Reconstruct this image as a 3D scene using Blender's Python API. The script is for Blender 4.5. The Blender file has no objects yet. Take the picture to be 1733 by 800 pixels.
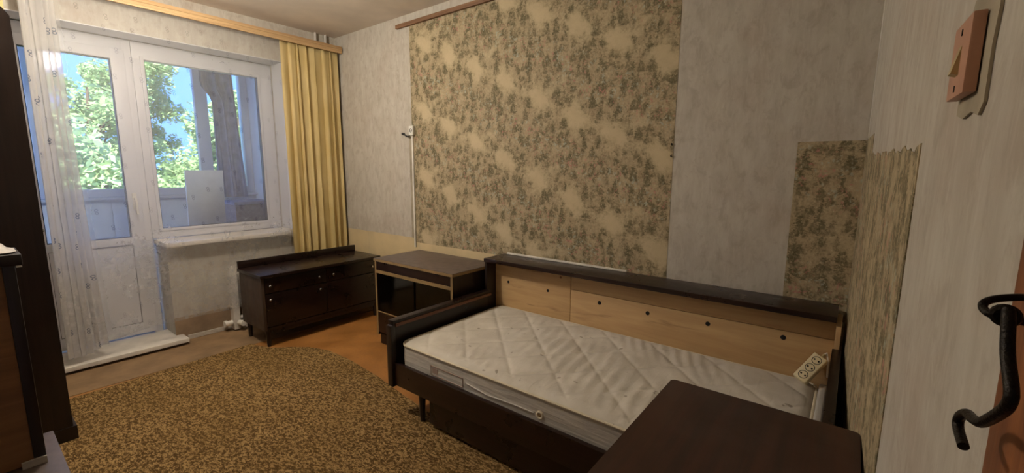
import bpy, bmesh, math, random
from mathutils import Vector, Matrix
random.seed(7)
scn = bpy.context.scene
COL = scn.collection

# ------------------------------------------------------------------ camera
CAM = Vector((3.945, -2.371, 1.299))
yaw, pitch, roll = math.radians(127.9), math.radians(-8.58), math.radians(0.28)
fwd = Vector((math.cos(yaw)*math.cos(pitch), math.sin(yaw)*math.cos(pitch), math.sin(pitch)))
rt = Vector((math.sin(yaw), -math.cos(yaw), 0)); up = rt.cross(fwd)
r2 = rt*math.cos(roll)+up*math.sin(roll); u2 = -rt*math.sin(roll)+up*math.cos(roll)
cd = bpy.data.cameras.new('camera'); cam = bpy.data.objects.new('camera', cd); COL.objects.link(cam)
cam.matrix_world = Matrix(((r2.x, u2.x, -fwd.x, CAM.x), (r2.y, u2.y, -fwd.y, CAM.y), (r2.z, u2.z, -fwd.z, CAM.z), (0, 0, 0, 1)))
cd.sensor_fit = 'HORIZONTAL'; cd.sensor_width = 36.0; cd.lens = 36.0*742/1733
cd.clip_start = 0.005; cd.clip_end = 200
scn.camera = cam

# ------------------------------------------------------------------ world, sun, exposure
w = bpy.data.worlds.new('sky'); scn.world = w; w.use_nodes = True
wn = w.node_tree.nodes; wl = w.node_tree.links
bg = wn['Background']
tcw = wn.new('ShaderNodeTexCoord'); sxyz = wn.new('ShaderNodeSeparateXYZ'); ramp = wn.new('ShaderNodeValToRGB')
wl.new(tcw.outputs['Generated'], sxyz.inputs[0]); wl.new(sxyz.outputs[2], ramp.inputs[0])
ramp.color_ramp.elements[0].position = 0.0; ramp.color_ramp.elements[0].color = (.15, .33, .88, 1)
ramp.color_ramp.elements[1].position = 0.6; ramp.color_ramp.elements[1].color = (.11, .28, .85, 1)
wl.new(ramp.outputs[0], bg.inputs[0]); bg.inputs[1].default_value = 2.8
sd = bpy.data.lights.new('sun', 'SUN'); sd.energy = 22.0; sd.angle = 0.01; sd.color = (1, .95, .85)
sun = bpy.data.objects.new('sun', sd); COL.objects.link(sun)
sun.rotation_euler = Vector((-0.62, 0.38, -0.75)).to_track_quat('-Z', 'Y').to_euler()
pd = bpy.data.lights.new('window_portal', 'AREA'); pd.shape = 'RECTANGLE'; pd.size = 1.75; pd.size_y = 1.5
pd.cycles.is_portal = True
po = bpy.data.objects.new('window_portal', pd); COL.objects.link(po); po.location = (-1.42, -1.25, 1.75)
po.rotation_euler = Vector((1, 0, 0)).to_track_quat('-Z', 'Z').to_euler()
pd.size = 3.0; pd.size_y = 1.4
LAMP = 128.0          # radiance of the added fill lamp's globe (built with the lamp below)
pd2 = bpy.data.lights.new('balcony_end_portal', 'AREA'); pd2.shape = 'RECTANGLE'; pd2.size = 1.1; pd2.size_y = 1.4; pd2.cycles.is_portal = True
po2 = bpy.data.objects.new('balcony_end_portal', pd2); COL.objects.link(po2); po2.location = (-.9, -3.12, 1.7)
po2.rotation_euler = Vector((0, 1, 0)).to_track_quat('-Z', 'Z').to_euler()
vs = scn.view_settings; vs.view_transform = 'Standard'; vs.look = 'None'; vs.gamma = 1; vs.use_curve_mapping = False
vs.exposure = 0.55

# ------------------------------------------------------------------ helpers
def C(r, g, b):
    f = lambda c: ((c/255+.055)/1.055)**2.4 if c > 10 else c/255/12.92
    return (f(r), f(g), f(b), 1)

class NT:
    def __init__(s, name):
        s.m = bpy.data.materials.new(name); s.m.use_nodes = True
        s.t = s.m.node_tree; s.n = s.t.nodes; s.n.clear()
        s.out = s.n.new('ShaderNodeOutputMaterial')
    def new(s, typ, **k):
        n = s.n.new(typ)
        for a, b in k.items(): setattr(n, a, b)
        return n
    def put(s, sock, v):
        if isinstance(v, bpy.types.NodeSocket): s.t.links.new(v, sock)
        elif v is not None: sock.default_value = v
    def math(s, op, a, b=None, c=None, clamp=False):
        n = s.new('ShaderNodeMath', operation=op, use_clamp=clamp)
        s.put(n.inputs[0], a); s.put(n.inputs[1], b)
        if c is not None: s.put(n.inputs[2], c)
        return n.outputs[0]
    def add(s, a, b): return s.math('ADD', a, b)
    def sub(s, a, b): return s.math('SUBTRACT', a, b)
    def mul(s, a, b): return s.math('MULTIPLY', a, b)
    def sm(s, v, a, b, c=0., d=1.):
        n = s.new('ShaderNodeMapRange', interpolation_type='SMOOTHSTEP')
        s.put(n.inputs[0], v); n.inputs[1].default_value = a; n.inputs[2].default_value = b
        n.inputs[3].default_value = c; n.inputs[4].default_value = d
        return n.outputs[0]
    def coord(s, kind='Object'): return s.new('ShaderNodeTexCoord').outputs[kind]
    def xyz(s, v):
        n = s.new('ShaderNodeSeparateXYZ'); s.put(n.inputs[0], v); return n.outputs
    def vec(s, x, y, z):
        n = s.new('ShaderNodeCombineXYZ'); s.put(n.inputs[0], x); s.put(n.inputs[1], y); s.put(n.inputs[2], z); return n.outputs[0]
    def scale(s, v, x, y, z):
        n = s.new('ShaderNodeMapping'); s.put(n.inputs[0], v); n.inputs['Scale'].default_value = (x, y, z); return n.outputs[0]
    def noise(s, v, sc, det=3, rough=.55, dist=0.):
        n = s.new('ShaderNodeTexNoise'); s.put(n.inputs['Vector'], v); n.inputs['Scale'].default_value = sc
        n.inputs['Detail'].default_value = det; n.inputs['Roughness'].default_value = rough; n.inputs['Distortion'].default_value = dist
        return n.outputs[0]
    def mix(s, f, a, b, mode='MIX'):
        n = s.new('ShaderNodeMix', data_type='RGBA', blend_type=mode)
        s.put(n.inputs[0], f); s.put(n.inputs[6], a); s.put(n.inputs[7], b); return n.outputs[2]
    def bump(s, h, st=.3, d=.01):
        n = s.new('ShaderNodeBump'); s.put(n.inputs['Height'], h); n.inputs['Strength'].default_value = st; n.inputs['Distance'].default_value = d
        return n.outputs[0]
    def pbr(s, col, rough=.5, nrm=None, metal=0., coat=0., spec=.5, emit=None, trans=0.):
        n = s.new('ShaderNodeBsdfPrincipled'); s.put(n.inputs['Base Color'], col); s.put(n.inputs['Roughness'], rough)
        n.inputs['Metallic'].default_value = metal; n.inputs['Coat Weight'].default_value = coat
        n.inputs['Specular IOR Level'].default_value = spec
        if nrm is not None: s.put(n.inputs['Normal'], nrm)
        return n.outputs[0]
    def done(s, sh):
        s.t.links.new(sh, s.out.inputs[0]); return s.m

def plain(name, col, rough=.5, metal=0., var=.12, sc=12, bump=.0, spec=.5):
    t = NT(name); v = t.coord()
    n = t.noise(v, sc, 4)
    c = t.mix(t.sm(n, .3, .7), tuple(x*(1-var) for x in col[:3])+(1,), tuple(min(1, x*(1+var)) for x in col[:3])+(1,))
    nb = t.bump(t.noise(v, sc*12, 3), bump, .002) if bump else None
    return t.done(t.pbr(c, rough, nb, metal, spec=spec))

def wood(name, c1, c2, axis='x', rough=.35, sc=1., coat=0., spec=.5):
    t = NT(name); v = t.coord()
    k = {'x': (2, 40, 40), 'y': (40, 2, 40), 'z': (40, 40, 2)}[axis]
    v2 = t.scale(v, *[q*sc for q in k])
    n = t.noise(v2, 1., 5, .6, .6); n2 = t.noise(t.scale(v, *[q*sc*4 for q in k]), 1., 3, .5)
    f = t.add(t.mul(t.sm(n, .3, .72), .75), t.mul(n2, .3))
    c = t.mix(f, c1, c2)
    rr = t.sm(t.noise(v, 9, 4), .2, .8, rough*.8, rough*1.3)
    return t.done(t.pbr(c, rr, t.bump(n2, .08, .002), coat=coat, spec=spec))

# ---- mesh building
class MB:
    def __init__(s): s.b = bmesh.new(); s.uv = None
    def box(s, x0, x1, y0, y1, z0, z1, bev=0., seg=2, M=None):
        vs = [s.b.verts.new((x, y, z)) for x in (x0, x1) for y in (y0, y1) for z in (z0, z1)]
        fs = [s.b.faces.new([vs[i] for i in q]) for q in ((0, 1, 3, 2), (4, 6, 7, 5), (0, 4, 5, 1), (2, 3, 7, 6), (0, 2, 6, 4), (1, 5, 7, 3))]
        if bev:
            es = list({e for f in fs for e in f.edges})
            r = bmesh.ops.bevel(s.b, geom=es, offset=bev, segments=seg, profile=.6, affect='EDGES')
            vs = list({v for v in r['verts']} | {v for v in vs if v.is_valid})
        if M is not None: bmesh.ops.transform(s.b, matrix=M, verts=vs)
        return s
    def prism(s, pts, axis, a, b):
        """extrude 2-D outline pts along axis from a to b; pts are the other two coordinates in xyz order"""
        def P(p, h):
            return {'x': (h, p[0], p[1]), 'y': (p[0], h, p[1]), 'z': (p[0], p[1], h)}[axis]
        A = [s.b.verts.new(P(p, a)) for p in pts]; B = [s.b.verts.new(P(p, b)) for p in pts]
        n = len(pts)
        s.b.faces.new(A); s.b.faces.new(B[::-1])
        for i in range(n): s.b.faces.new((A[i], B[i], B[(i+1) % n], A[(i+1) % n]))
        return s
    def tube(s, path, r, n=10, caps=True):
        path = [Vector(p) for p in path]
        rad = r if isinstance(r, (list, tuple)) else [r]*len(path)
        rings = []; prev = None
        for i, p in enumerate(path):
            t = (path[min(i+1, len(path)-1)]-path[max(i-1, 0)]).normalized()
            if prev is None:
                a = t.orthogonal().normalized()
            else:
                a = (prev-t*prev.dot(t)).normalized()
            prev = a; b = t.cross(a)
            rings.append([s.b.verts.new(p+(a*math.cos(2*math.pi*k/n)+b*math.sin(2*math.pi*k/n))*rad[i]) for k in range(n)])
        for A, B in zip(rings, rings[1:]):
            for k in range(n): s.b.faces.new((A[k], A[(k+1) % n], B[(k+1) % n], B[k]))
        if caps: s.b.faces.new(rings[0][::-1]); s.b.faces.new(rings[-1])
        return s
    def disc(s, c, nrm, r, th, n=16):
        c = Vector(c); nrm = Vector(nrm).normalized()
        return s.tube([c, c+nrm*th], r, n)
    def ring(s, c, nrm, R_, r, n=24, m=8):
        c = Vector(c); nrm = Vector(nrm).normalized(); a = nrm.orthogonal().normalized(); b = nrm.cross(a)
        vs = []
        for i in range(n):
            d = a*math.cos(2*math.pi*i/n)+b*math.sin(2*math.pi*i/n)
            vs.append([s.b.verts.new(c+d*(R_+r*math.cos(2*math.pi*j/m))+nrm*r*math.sin(2*math.pi*j/m)) for j in range(m)])
        for i in range(n):
            for j in range(m):
                s.b.faces.new((vs[i][j], vs[(i+1) % n][j], vs[(i+1) % n][(j+1) % m], vs[i][(j+1) % m]))
        return s
    def grid(s, fn, nu, nv, uv=None):
        """fn(i/nu, j/nv) -> point; optional uv(i/nu,j/nv)"""
        g = [[s.b.verts.new(fn(i/nu, j/nv)) for j in range(nv+1)] for i in range(nu+1)]
        if uv and s.uv is None: s.uv = s.b.loops.layers.uv.new('UVMap')
        for i in range(nu):
            for j in range(nv):
                f = s.b.faces.new((g[i][j], g[i+1][j], g[i+1][j+1], g[i][j+1]))
                if uv:
                    for l, (a, b) in zip(f.loops, ((i, j), (i+1, j), (i+1, j+1), (i, j+1))): l[s.uv].uv = uv(a/nu, b/nv)
        return s

WLOC = {}
def smooth(me, ang=40):
    for p in me.polygons: p.use_smooth = True
    try: me.set_sharp_from_angle(angle=math.radians(ang))
    except Exception: pass
def link(name, mb, mat, parent=None, smo=True, origin=None):
    me = bpy.data.meshes.new(name)
    bmesh.ops.recalc_face_normals(mb.b, faces=mb.b.faces) if mb.uv is None else None
    if parent is not None: base = WLOC[parent.name]
    elif origin is not None: base = Vector(origin)
    else:
        xs = [v.co for v in mb.b.verts]
        base = Vector(((min(v.x for v in xs)+max(v.x for v in xs))/2, (min(v.y for v in xs)+max(v.y for v in xs))/2, min(v.z for v in xs)))
    bmesh.ops.translate(mb.b, verts=mb.b.verts, vec=-base)
    mb.b.to_mesh(me); mb.b.free()
    if smo: smooth(me)
    o = bpy.data.objects.new(name, me); COL.objects.link(o)
    for m in (mat if isinstance(mat, (list, tuple)) else [mat]): me.materials.append(m)
    if parent is not None: o.parent = parent
    else: o.location = base
    WLOC[o.name] = Vector(base)
    return o
def tag(o, label=None, cat=None, group=None, kind=None):
    if label: o['label'] = label
    if cat: o['category'] = cat
    if group: o['group'] = group
    if kind: o['kind'] = kind
    return o
def thing(name, loc, label=None, cat=None, group=None, kind=None):
    o = bpy.data.objects.new(name, None); COL.objects.link(o); o.location = loc; o.empty_display_size = .05
    WLOC[o.name] = Vector(loc)
    return tag(o, label, cat, group, kind)
def B(*a, **k): return MB().box(*a, **k)
def struct(name, mb, mat, smo=False): return tag(link(name, mb, mat, origin=(0, 0, 0), smo=smo), kind='structure')

# ------------------------------------------------------------------ materials
def light_paper():
    t = NT('light_wallpaper'); v = t.coord()
    a = t.noise(t.scale(v, 20, 20, 6), 1., 6, .65, .4)
    b = t.noise(v, 3.2, 5, .6)
    c = t.noise(t.scale(v, 90, 90, 14), 1., 4, .6)
    col = t.mix(t.sm(a, .3, .72), C(180, 173, 161), C(195, 190, 179))
    b2 = t.noise(t.scale(v, 18, 18, 12), 1., 6, .7, .5)
    col = t.mix(t.mul(t.sm(b2, .47, .66), .55), col, C(164, 153, 140))
    col = t.mix(t.mul(t.sm(b, .48, .72), .5), col, C(168, 152, 138))
    col = t.mix(t.mul(t.sm(c, .5, .75), .35), col, C(205, 200, 190))
    return t.done(t.pbr(col, .75, t.bump(t.add(a, c), .25, .004), spec=.25))
def scenic_paper(name='scenic_wallpaper', fill=.82):
    t = NT(name); v = t.coord(); P = t.xyz(v)
    # the pattern runs along whichever wall the sheet hangs on
    X = t.sub(P[0], P[1]); Z = P[2]
    wob = t.sub(t.noise(v, 9, 5, .7), .5); wob2 = t.sub(t.noise(v, 34, 4, .7), .5)
    u = t.math('DIVIDE', X, .535); vv = t.math('DIVIDE', t.add(Z, t.mul(X, .473)), .51)
    ww_ = t.add(t.mul(wob, .30), t.mul(wob2, .22))
    vf = t.math('FRACT', t.add(vv, ww_))
    vd = t.math('ABSOLUTE', t.sub(vf, .573))
    cosm = t.math('COSINE', t.mul(t.sub(u, .31), 4*math.pi))
    width = t.add(.025, t.mul(cosm, .085))
    c1 = t.sm(t.sub(width, vd), -.20, .09)
    sf = t.math('ABSOLUTE', t.sub(t.math('FRACT', t.add(t.sub(vv, u), t.add(.237, t.mul(ww_, .8)))), .5))
    gate = t.sm(t.math('COSINE', t.mul(t.sub(u, .47), 2*math.pi)), -.3, .8)
    c2 = t.mul(t.mul(t.sm(sf, .16, .0), gate), .65)
    clear = t.math('MAXIMUM', c1, c2)
    D = t.sub(1, t.mul(clear, fill))
    # fir silhouettes
    def firs(scale, h, k, off):
        q = t.vec(t.add(X, off), Z, 0.)
        vo = t.new('ShaderNodeTexVoronoi', voronoi_dimensions='2D'); t.put(vo.inputs['Vector'], q); vo.inputs['Scale'].default_value = scale
        p = t.xyz(vo.outputs['Position'])
        lx = t.sub(t.add(X, off), p[0]); lz = t.sub(Z, p[1])
        ser = t.mul(t.sub(t.noise(t.scale(v, 60, 60, 190), 1., 3, .6), .42), .05*h/.04)
        wd = t.add(t.mul(t.sub(h, lz), k), ser)
        m = t.sm(t.sub(wd, t.math('ABSOLUTE', lx)), 0., .004)
        return t.mul(m, t.sm(lz, -h*1.15, -h*.9))
    f1 = firs(11, .052, .26, 0.); f2 = firs(16, .034, .36, .37)
    br = t.noise(t.scale(v, 95, 95, 75), 1., 4, .75)
    br2 = t.noise(v, 40, 4, .7, .8); br3 = t.noise(v, 15, 4, .65, .5)
    strokes = t.sm(br, .47, .66); blobs = t.sm(br2, .45, .62)
    base = t.mix(t.noise(v, 9, 4), C(188, 172, 138), C(204, 189, 156))
    col = t.mix(t.mul(D, .8), base, C(172, 154, 124))
    col = t.mix(t.mul(t.mul(blobs, D), .35), col, C(150, 138, 112))
    low = t.mul(t.sm(br3, .46, .62), D)
    col = t.mix(t.mul(low, .42), col, C(136, 118, 90))
    ft = t.mul(t.math('MAXIMUM', f1, t.mul(f2, .8)), t.sm(D, .3, .75))
    ft = t.mul(ft, t.sm(br3, .38, .56, .15, 1.))
    col = t.mix(t.mul(ft, t.sm(br, .3, .6, .45, .95)), col, C(96, 91, 66))
    hue = t.noise(v, 19, 2, .5)
    cen = t.sm(t.math('ABSOLUTE', t.sub(t.math('FRACT', t.add(vf, .43)), .5)), .30, .12)
    fl = t.noise(v, 62, 2, .5)
    col = t.mix(t.mul(t.mul(t.sm(fl, .52, .62), t.sm(hue, .53, .60)), t.mul(cen, .7)), col, C(188, 130, 120))
    col = t.mix(t.mul(t.mul(t.sm(fl, .5, .38), t.sm(hue, .48, .41)), t.mul(cen, .7)), col, C(170, 176, 160))
    col = t.mix(t.mul(t.mul(strokes, t.sm(D, .25, .8)), t.sm(br3, .35, .6, .22, .62)), col, C(98, 87, 62))
    pale = t.sm(br, .42, .3)
    col = t.mix(t.mul(t.mul(pale, D), .5), col, C(214, 202, 172))
    return t.done(t.pbr(col, .7, t.bump(br, .12, .002), spec=.25))
M = {}
M['paper'] = light_paper(); M['scenic'] = scenic_paper(); M['scenic_dense'] = scenic_paper('scenic_wallpaper_dense_print', .35)
M['plaster'] = plain('old_plaster', C(158, 148, 128), .85, var=.2, sc=9, bump=.4)
M['cream'] = plain('cream_painted_band', C(205, 186, 146), .6, var=.1, sc=4)
M['ceiling'] = plain('ceiling_paint', C(224, 212, 198), .85, var=.08, sc=3)
M['pvc'] = plain('white_plastic_frame', C(206, 206, 212), .4, var=.04, sc=3)
M['white'] = plain('white_paint', C(214, 208, 198), .5, var=.08, sc=10)
M['oldwhite'] = plain('aged_white_paint', C(190, 182, 170), .55, var=.18, sc=14)
M['bare'] = plain('bare_lower_wall', C(150, 128, 104), .8, var=.15, sc=10, bump=.2)
M['dark'] = wood('dark_polished_wood', C(22, 11, 8), C(42, 23, 16), 'x', .3)
M['darky'] = wood('dark_polished_wood_across', C(18, 9, 7), C(35, 19, 13), 'y', .3)
M['darkz'] = wood('dark_polished_wood_upright', C(22, 15, 12), C(42, 29, 23), 'z', .34)
M['lit'] = wood('lit_side_veneer', C(50, 37, 28), C(74, 57, 43), 'z', .5)  # matte worn side veneer; its lighter tone stands for light falling on it
M['desk'] = wood('desk_top_veneer', C(40, 20, 13), C(68, 38, 26), 'y', .38, .8)
M['warm_wood'] = wood('brown_rail_wood', C(74, 42, 25), C(112, 68, 42), 'y', .4)
M['lath'] = wood('brown_lath', C(104, 74, 52), C(142, 106, 76), 'x', .6)
M['pale_wood'] = wood('pale_cornice_wood', C(176, 140, 98), C(214, 182, 136), 'y', .5, .7)
def m_ply():
    t = NT('tan_plywood'); v = t.coord()
    n = t.noise(t.scale(v, 1.2, 14, 14), 1., 5, .6, 1.2); n2 = t.noise(t.scale(v, 6, 120, 120), 1., 3, .5)
    c = t.mix(t.add(t.mul(t.sm(n, .3, .72), .7), t.mul(n2, .3)), C(174, 140, 97), C(202, 170, 124))
    st = t.noise(t.scale(v, 2.2, 6, 17), 1., 4, .6, .5)
    c = t.mix(t.mul(t.sm(st, .57, .70), .6), c, C(118, 86, 54))
    return t.done(t.pbr(c, .6, t.bump(n2, .05, .002)))
M['ply'] = m_ply()
M['brownboard'] = wood('brown_fibreboard', C(112, 76, 46), C(146, 104, 66), 'y', .6, .5)
M['casing'] = wood('door_casing_wood', C(96, 52, 22), C(146, 88, 44), 'z', .5, 1.6)
M['edge'] = plain('worn_pale_edge', C(140, 116, 78), .5)
M['grey_top'] = plain('scuffed_grey_top', C(92, 80, 74), .4, var=.2, sc=20)
M['iron'] = plain('blackened_iron', C(34, 30, 26), .42, .8, var=.3, sc=60, bump=.3)
M['chrome'] = plain('dull_chrome', C(190, 190, 190), .25, 1.)
M['hole'] = plain('dark_hole', C(14, 10, 8), .9)
M['beige_plastic'] = plain('beige_plastic', C(222, 208, 168), .4, var=.03)
M['pink_plastic'] = plain('salmon_plastic', C(184, 138, 114), .45, var=.08, sc=20)
M['ivory'] = plain('ivory_plastic', C(176, 158, 112), .4)
M['white_plastic'] = plain('white_plastic', C(222, 218, 208), .4)
M['black_plastic'] = plain('black_plastic', C(18, 18, 20), .5)
M['strip'] = plain('board_strip', C(134, 108, 78), .6, var=.2, sc=7, bump=.1)
M['radiator'] = plain('radiator_enamel', C(206, 200, 192), .4)
M['balcony_white'] = plain('balcony_white_panel', C(228, 232, 238), .5, var=.04)
M['balcony_blue'] = plain('balcony_blue_film', C(140, 185, 190), .5)
M['card'] = plain('pale_board', C(230, 230, 232), .6, var=.05)
M['grey_cloth'] = plain('grey_cloth', C(126, 130, 158), .9, var=.2, sc=15)
M['brown_box'] = plain('brown_chest', C(122, 112, 122), .7, var=.25, sc=40)
M['bark'] = plain('bark', C(84, 66, 50), .9)
M['concrete'] = plain('concrete', C(150, 146, 140), .85)
M['ground'] = plain('lawn', C(74, 98, 44), .95, var=.3)

def m_floor():
    t = NT('ochre_hardboard'); v = t.coord()
    a = t.noise(v, 5, 5, .6); b = t.noise(v, 60, 4, .6)
    c = t.mix(t.sm(a, .3, .7), C(146, 98, 48), C(170, 118, 62))
    c = t.mix(t.mul(t.sm(b, .5, .7), .25), c, C(110, 68, 32))
    return t.done(t.pbr(c, t.sm(a, .2, .8, .35, .55), t.bump(b, .05, .002)))
M['floor'] = m_floor()
def m_rug():
    t = NT('speckled_rug'); v = t.coord()
    vs_ = t.scale(v, 60, 105, 60)
    a = t.noise(vs_, 1., 3, .65, .5); b = t.noise(t.scale(v, 190, 230, 100), 1., 2, .6); c0 = t.noise(v, 2.5, 3)
    c = t.mix(t.sm(a, .42, .6), C(100, 76, 42), C(188, 154, 102))
    c = t.mix(t.sm(b, .52, .7), c, C(60, 42, 22))
    c = t.mix(t.mul(t.sm(c0, .4, .7), .3), c, C(120, 92, 46))
    return t.done(t.pbr(c, .95, t.bump(t.add(a, b), .9, .012), spec=.1))
M['rug'] = m_rug()
def m_glass():
    t = NT('window_glass')
    f = t.new('ShaderNodeFresnel'); f.inputs[0].default_value = 1.45
    tr = t.new('ShaderNodeBsdfTransparent'); tr.inputs[0].default_value = (.93, .96, .97, 1)
    gl = t.new('ShaderNodeBsdfGlossy'); gl.inputs['Roughness'].default_value = .02
    mx = t.new('ShaderNodeMixShader'); t.put(mx.inputs[0], f.outputs[0]); t.put(mx.inputs[1], tr.outputs[0]); t.put(mx.inputs[2], gl.outputs[0])
    return t.done(mx.outputs[0])
M['glass'] = m_glass()
def m_darkglass():
    t = NT('smoky_cabinet_glass')
    f = t.new('ShaderNodeFresnel'); f.inputs[0].default_value = 1.5
    tr = t.new('ShaderNodeBsdfTransparent'); tr.inputs[0].default_value = (.72, .66, .5, 1)
    gl = t.new('ShaderNodeBsdfGlossy'); gl.inputs['Roughness'].default_value = .08
    mx = t.new('ShaderNodeMixShader'); t.put(mx.inputs[0], f.outputs[0]); t.put(mx.inputs[1], tr.outputs[0]); t.put(mx.inputs[2], gl.outputs[0])
    return t.done(mx.outputs[0])
M['darkglass'] = m_darkglass()
def m_tulle():
    t = NT('tulle'); P = t.xyz(t.coord('UV')); U, V = P[0], P[1]
    q = t.vec(U, V, 0.)
    vo = t.new('ShaderNodeTexVoronoi', voronoi_dimensions='2D'); t.put(vo.inputs['Vector'], q); vo.inputs['Scale'].default_value = 7.2; vo.inputs['Randomness'].default_value = .75
    p = t.xyz(vo.outputs['Position'])
    lx = t.sub(U, p[0]); lz = t.sub(V, p[1])
    def ringm(dx, dz, r):
        d = t.math('SQRT', t.add(t.math('POWER', t.sub(lx, dx), 2.), t.math('POWER', t.sub(lz, dz), 2.)))
        return t.sm(t.math('ABSOLUTE', t.sub(d, r)), .0028, .0010)
    ring = t.math('MAXIMUM', ringm(.0, .0095, .0075), ringm(.002, -.0085, .007))
    lace = t.noise(q, 16, 5, .7, .4); cl = t.noise(q, 2.2, 3, .6)
    low = t.sm(V, 1.0, .35)
    band = t.sm(V, .085, .075)
    dens = t.add(.29, t.mul(t.mul(t.sm(lace, .42, .66), t.sm(cl, .40, .65)), t.add(t.mul(low, .20), .02)))
    dens = t.add(t.math('MAXIMUM', dens, t.mul(ring, .5)), t.mul(band, .15))
    dens = t.math('MINIMUM', t.mul(dens, t.sm(U, .70, .60, 1., 1.7)), .95)
    tr = t.new('ShaderNodeBsdfTransparent')
    df = t.new('ShaderNodeBsdfDiffuse'); tl = t.new('ShaderNodeBsdfTranslucent')
    c = t.mix(ring, C(226, 224, 222), C(112, 118, 134)); t.put(df.inputs[0], c); t.put(tl.inputs[0], c)
    m1 = t.new('ShaderNodeMixShader'); m1.inputs[0].default_value = .55; t.put(m1.inputs[1], df.outputs[0]); t.put(m1.inputs[2], tl.outputs[0])
    m2 = t.new('ShaderNodeMixShader'); t.put(m2.inputs[0], dens); t.put(m2.inputs[1], tr.outputs[0]); t.put(m2.inputs[2], m1.outputs[0])
    return t.done(m2.outputs[0])
M['tulle'] = m_tulle()
def m_curtain():
    t = NT('yellow_curtain_cloth'); v = t.coord()
    n = t.noise(t.scale(v, 300, 300, 300), 1., 2); b = t.noise(v, 3, 3)
    c = t.mix(t.sm(b, .3, .7), C(222, 200, 140), C(232, 213, 160))
    df = t.pbr(c, .85, t.bump(n, .1, .001), spec=.2)
    tl = t.new('ShaderNodeBsdfTranslucent'); t.put(tl.inputs[0], c)
    m = t.new('ShaderNodeMixShader'); m.inputs[0].default_value = .3; t.put(m.inputs[1], df); t.put(m.inputs[2], tl.outputs[0])
    return t.done(m.outputs[0])
M['curtain'] = m_curtain()
def m_leaf(name, c1, c2):
    t = NT(name); n = t.noise(t.coord(), 1.3, 3)
    c = t.mix(n, c1, c2)
    df = t.new('ShaderNodeBsdfDiffuse'); tl = t.new('ShaderNodeBsdfTranslucent'); t.put(df.inputs[0], c); t.put(tl.inputs[0], c)
    m = t.new('ShaderNodeMixShader'); m.inputs[0].default_value = .4; t.put(m.inputs[1], df.outputs[0]); t.put(m.inputs[2], tl.outputs[0])
    return t.done(m.outputs[0])
LEAF = [m_leaf('leaf_green', C(118, 150, 92), C(186, 206, 150)), m_leaf('leaf_pale_green', C(150, 178, 116), C(206, 220, 172))]
def m_quilt():
    t = NT('quilted_ticking'); v = t.coord(); P = t.xyz(v)
    a = t.noise(t.scale(v, 120, 120, 120), 1., 3); st = t.noise(v, 6, 4)
    c = t.mix(t.sm(st, .35, .7), C(196, 190, 178), C(212, 207, 196))
    sp = t.sm(t.noise(v, 26, 2, .4), .71, .76)
    c = t.mix(t.mul(sp, .6), c, C(110, 98, 80))
    wr = t.noise(t.scale(v, 26, 5, 5), 1., 4, .6, .8)
    return t.done(t.pbr(c, .8, t.bump(t.add(t.mul(a, .15), wr), .35, .012), spec=.2))
M['quilt'] = m_quilt()
def m_side():
    t = NT('mattress_side_cloth'); v = t.coord()
    wr = t.noise(t.scale(v, 5, 5, 60), 1., 4, .6, .6)
    c = t.mix(t.sm(wr, .3, .7), C(176, 172, 166), C(204, 200, 192))
    return t.done(t.pbr(c, .8, t.bump(wr, .4, .01), spec=.2))
M['mside'] = m_side()
M['piping'] = plain('cream_piping', C(212, 202, 178), .7, var=.05)
M['print'] = plain('brown_label_print', C(158, 138, 126), .8, var=.05)

# ------------------------------------------------------------------ setting
H = 2.5; SY = -2.98
def ex(y): return 3.966-.079/2.371*y          # the east wall stands slightly askew
fl = struct('floor', B(-.05, 4.15, SY-.1, .1, -.1, 0), M['floor'])
link('floor_strip', B(.0, .5, SY, -.0, 0, .003), M['strip'], fl, smo=False)
struct('ceiling', B(-.35, 4.25, SY-.1, .1, H, H+.1), M['ceiling'])
wn_ = struct('wall_north', B(-.35, 4.2, 0, .12, -.1, H), M['paper'])
link('scenic_wallpaper', B(1.068, 3.172, -.0016, .001, .70, 2.43), M['scenic'], wn_, smo=False)
link('scenic_wallpaper', B(3.722, 3.966, -.0016, .001, .30, 1.43), M['scenic_dense'], wn_, smo=False)
link('bare_strip', B(1.030, 1.066, -.0008, .001, .735, 1.60), M['plaster'], wn_, smo=False)
for i, (a, b) in enumerate(((.0, .405), (.408, 1.12), (1.123, 2.07))):
    link('cream_band', B(a, b, -.0012, .001, .02, .735), M['cream'], wn_, smo=False)
# west wall around the balcony door and window (opening y -2.1..-.5, head 2.2)
ww = MB()
ww.box(-.3, 0, SY-.1, -2.10, -.1, H); ww.box(-.3, 0, -2.10, -.5, 2.2, H); ww.box(-.3, 0, -.5, 0, -.1, H); ww.box(-.3, 0, -1.43, -.5, -.1, .735)
ww = struct('wall_west', ww, M['paper'])
link('bare_strip', B(-.001, .0012, -1.43, -.0, .0, .185), M['bare'], ww, smo=False)
rv = MB(); rv.box(-.19, .0005, -2.102, -.498, 2.196, 2.2015); rv.box(-.19, .0005, -.5025, -.498, .77, 2.2)
link('reveal', rv, M['pvc'], ww, smo=False)
struct('baseboard_west', B(.0015, .018, -1.36, -.02, .003, .035, bev=.003), M['oldwhite'])
struct('wall_south', B(-.3, 4.2, SY-.1, SY, -.1, H), M['paper'])
D0, D1, DH = -2.12, -2.89, 2.05                      # doorway in the east wall
def ewall(y0, y1, z0, z1):
    return MB().prism([(ex(y0), y0), (ex(y1), y1), (4.17, y1), (4.17, y0)], 'z', z0, z1)
e = MB()
for y0, y1, z0, z1 in ((0.0, D0, -.1, H), (D1, SY-.1, -.1, H), (D0, D1, DH, H)):
    e.prism([(ex(y0), y0), (ex(y1), y1), (4.17, y1), (4.17, y0)], 'z', z0, z1)
we = struct('wall_east', e, M['paper'])
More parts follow.
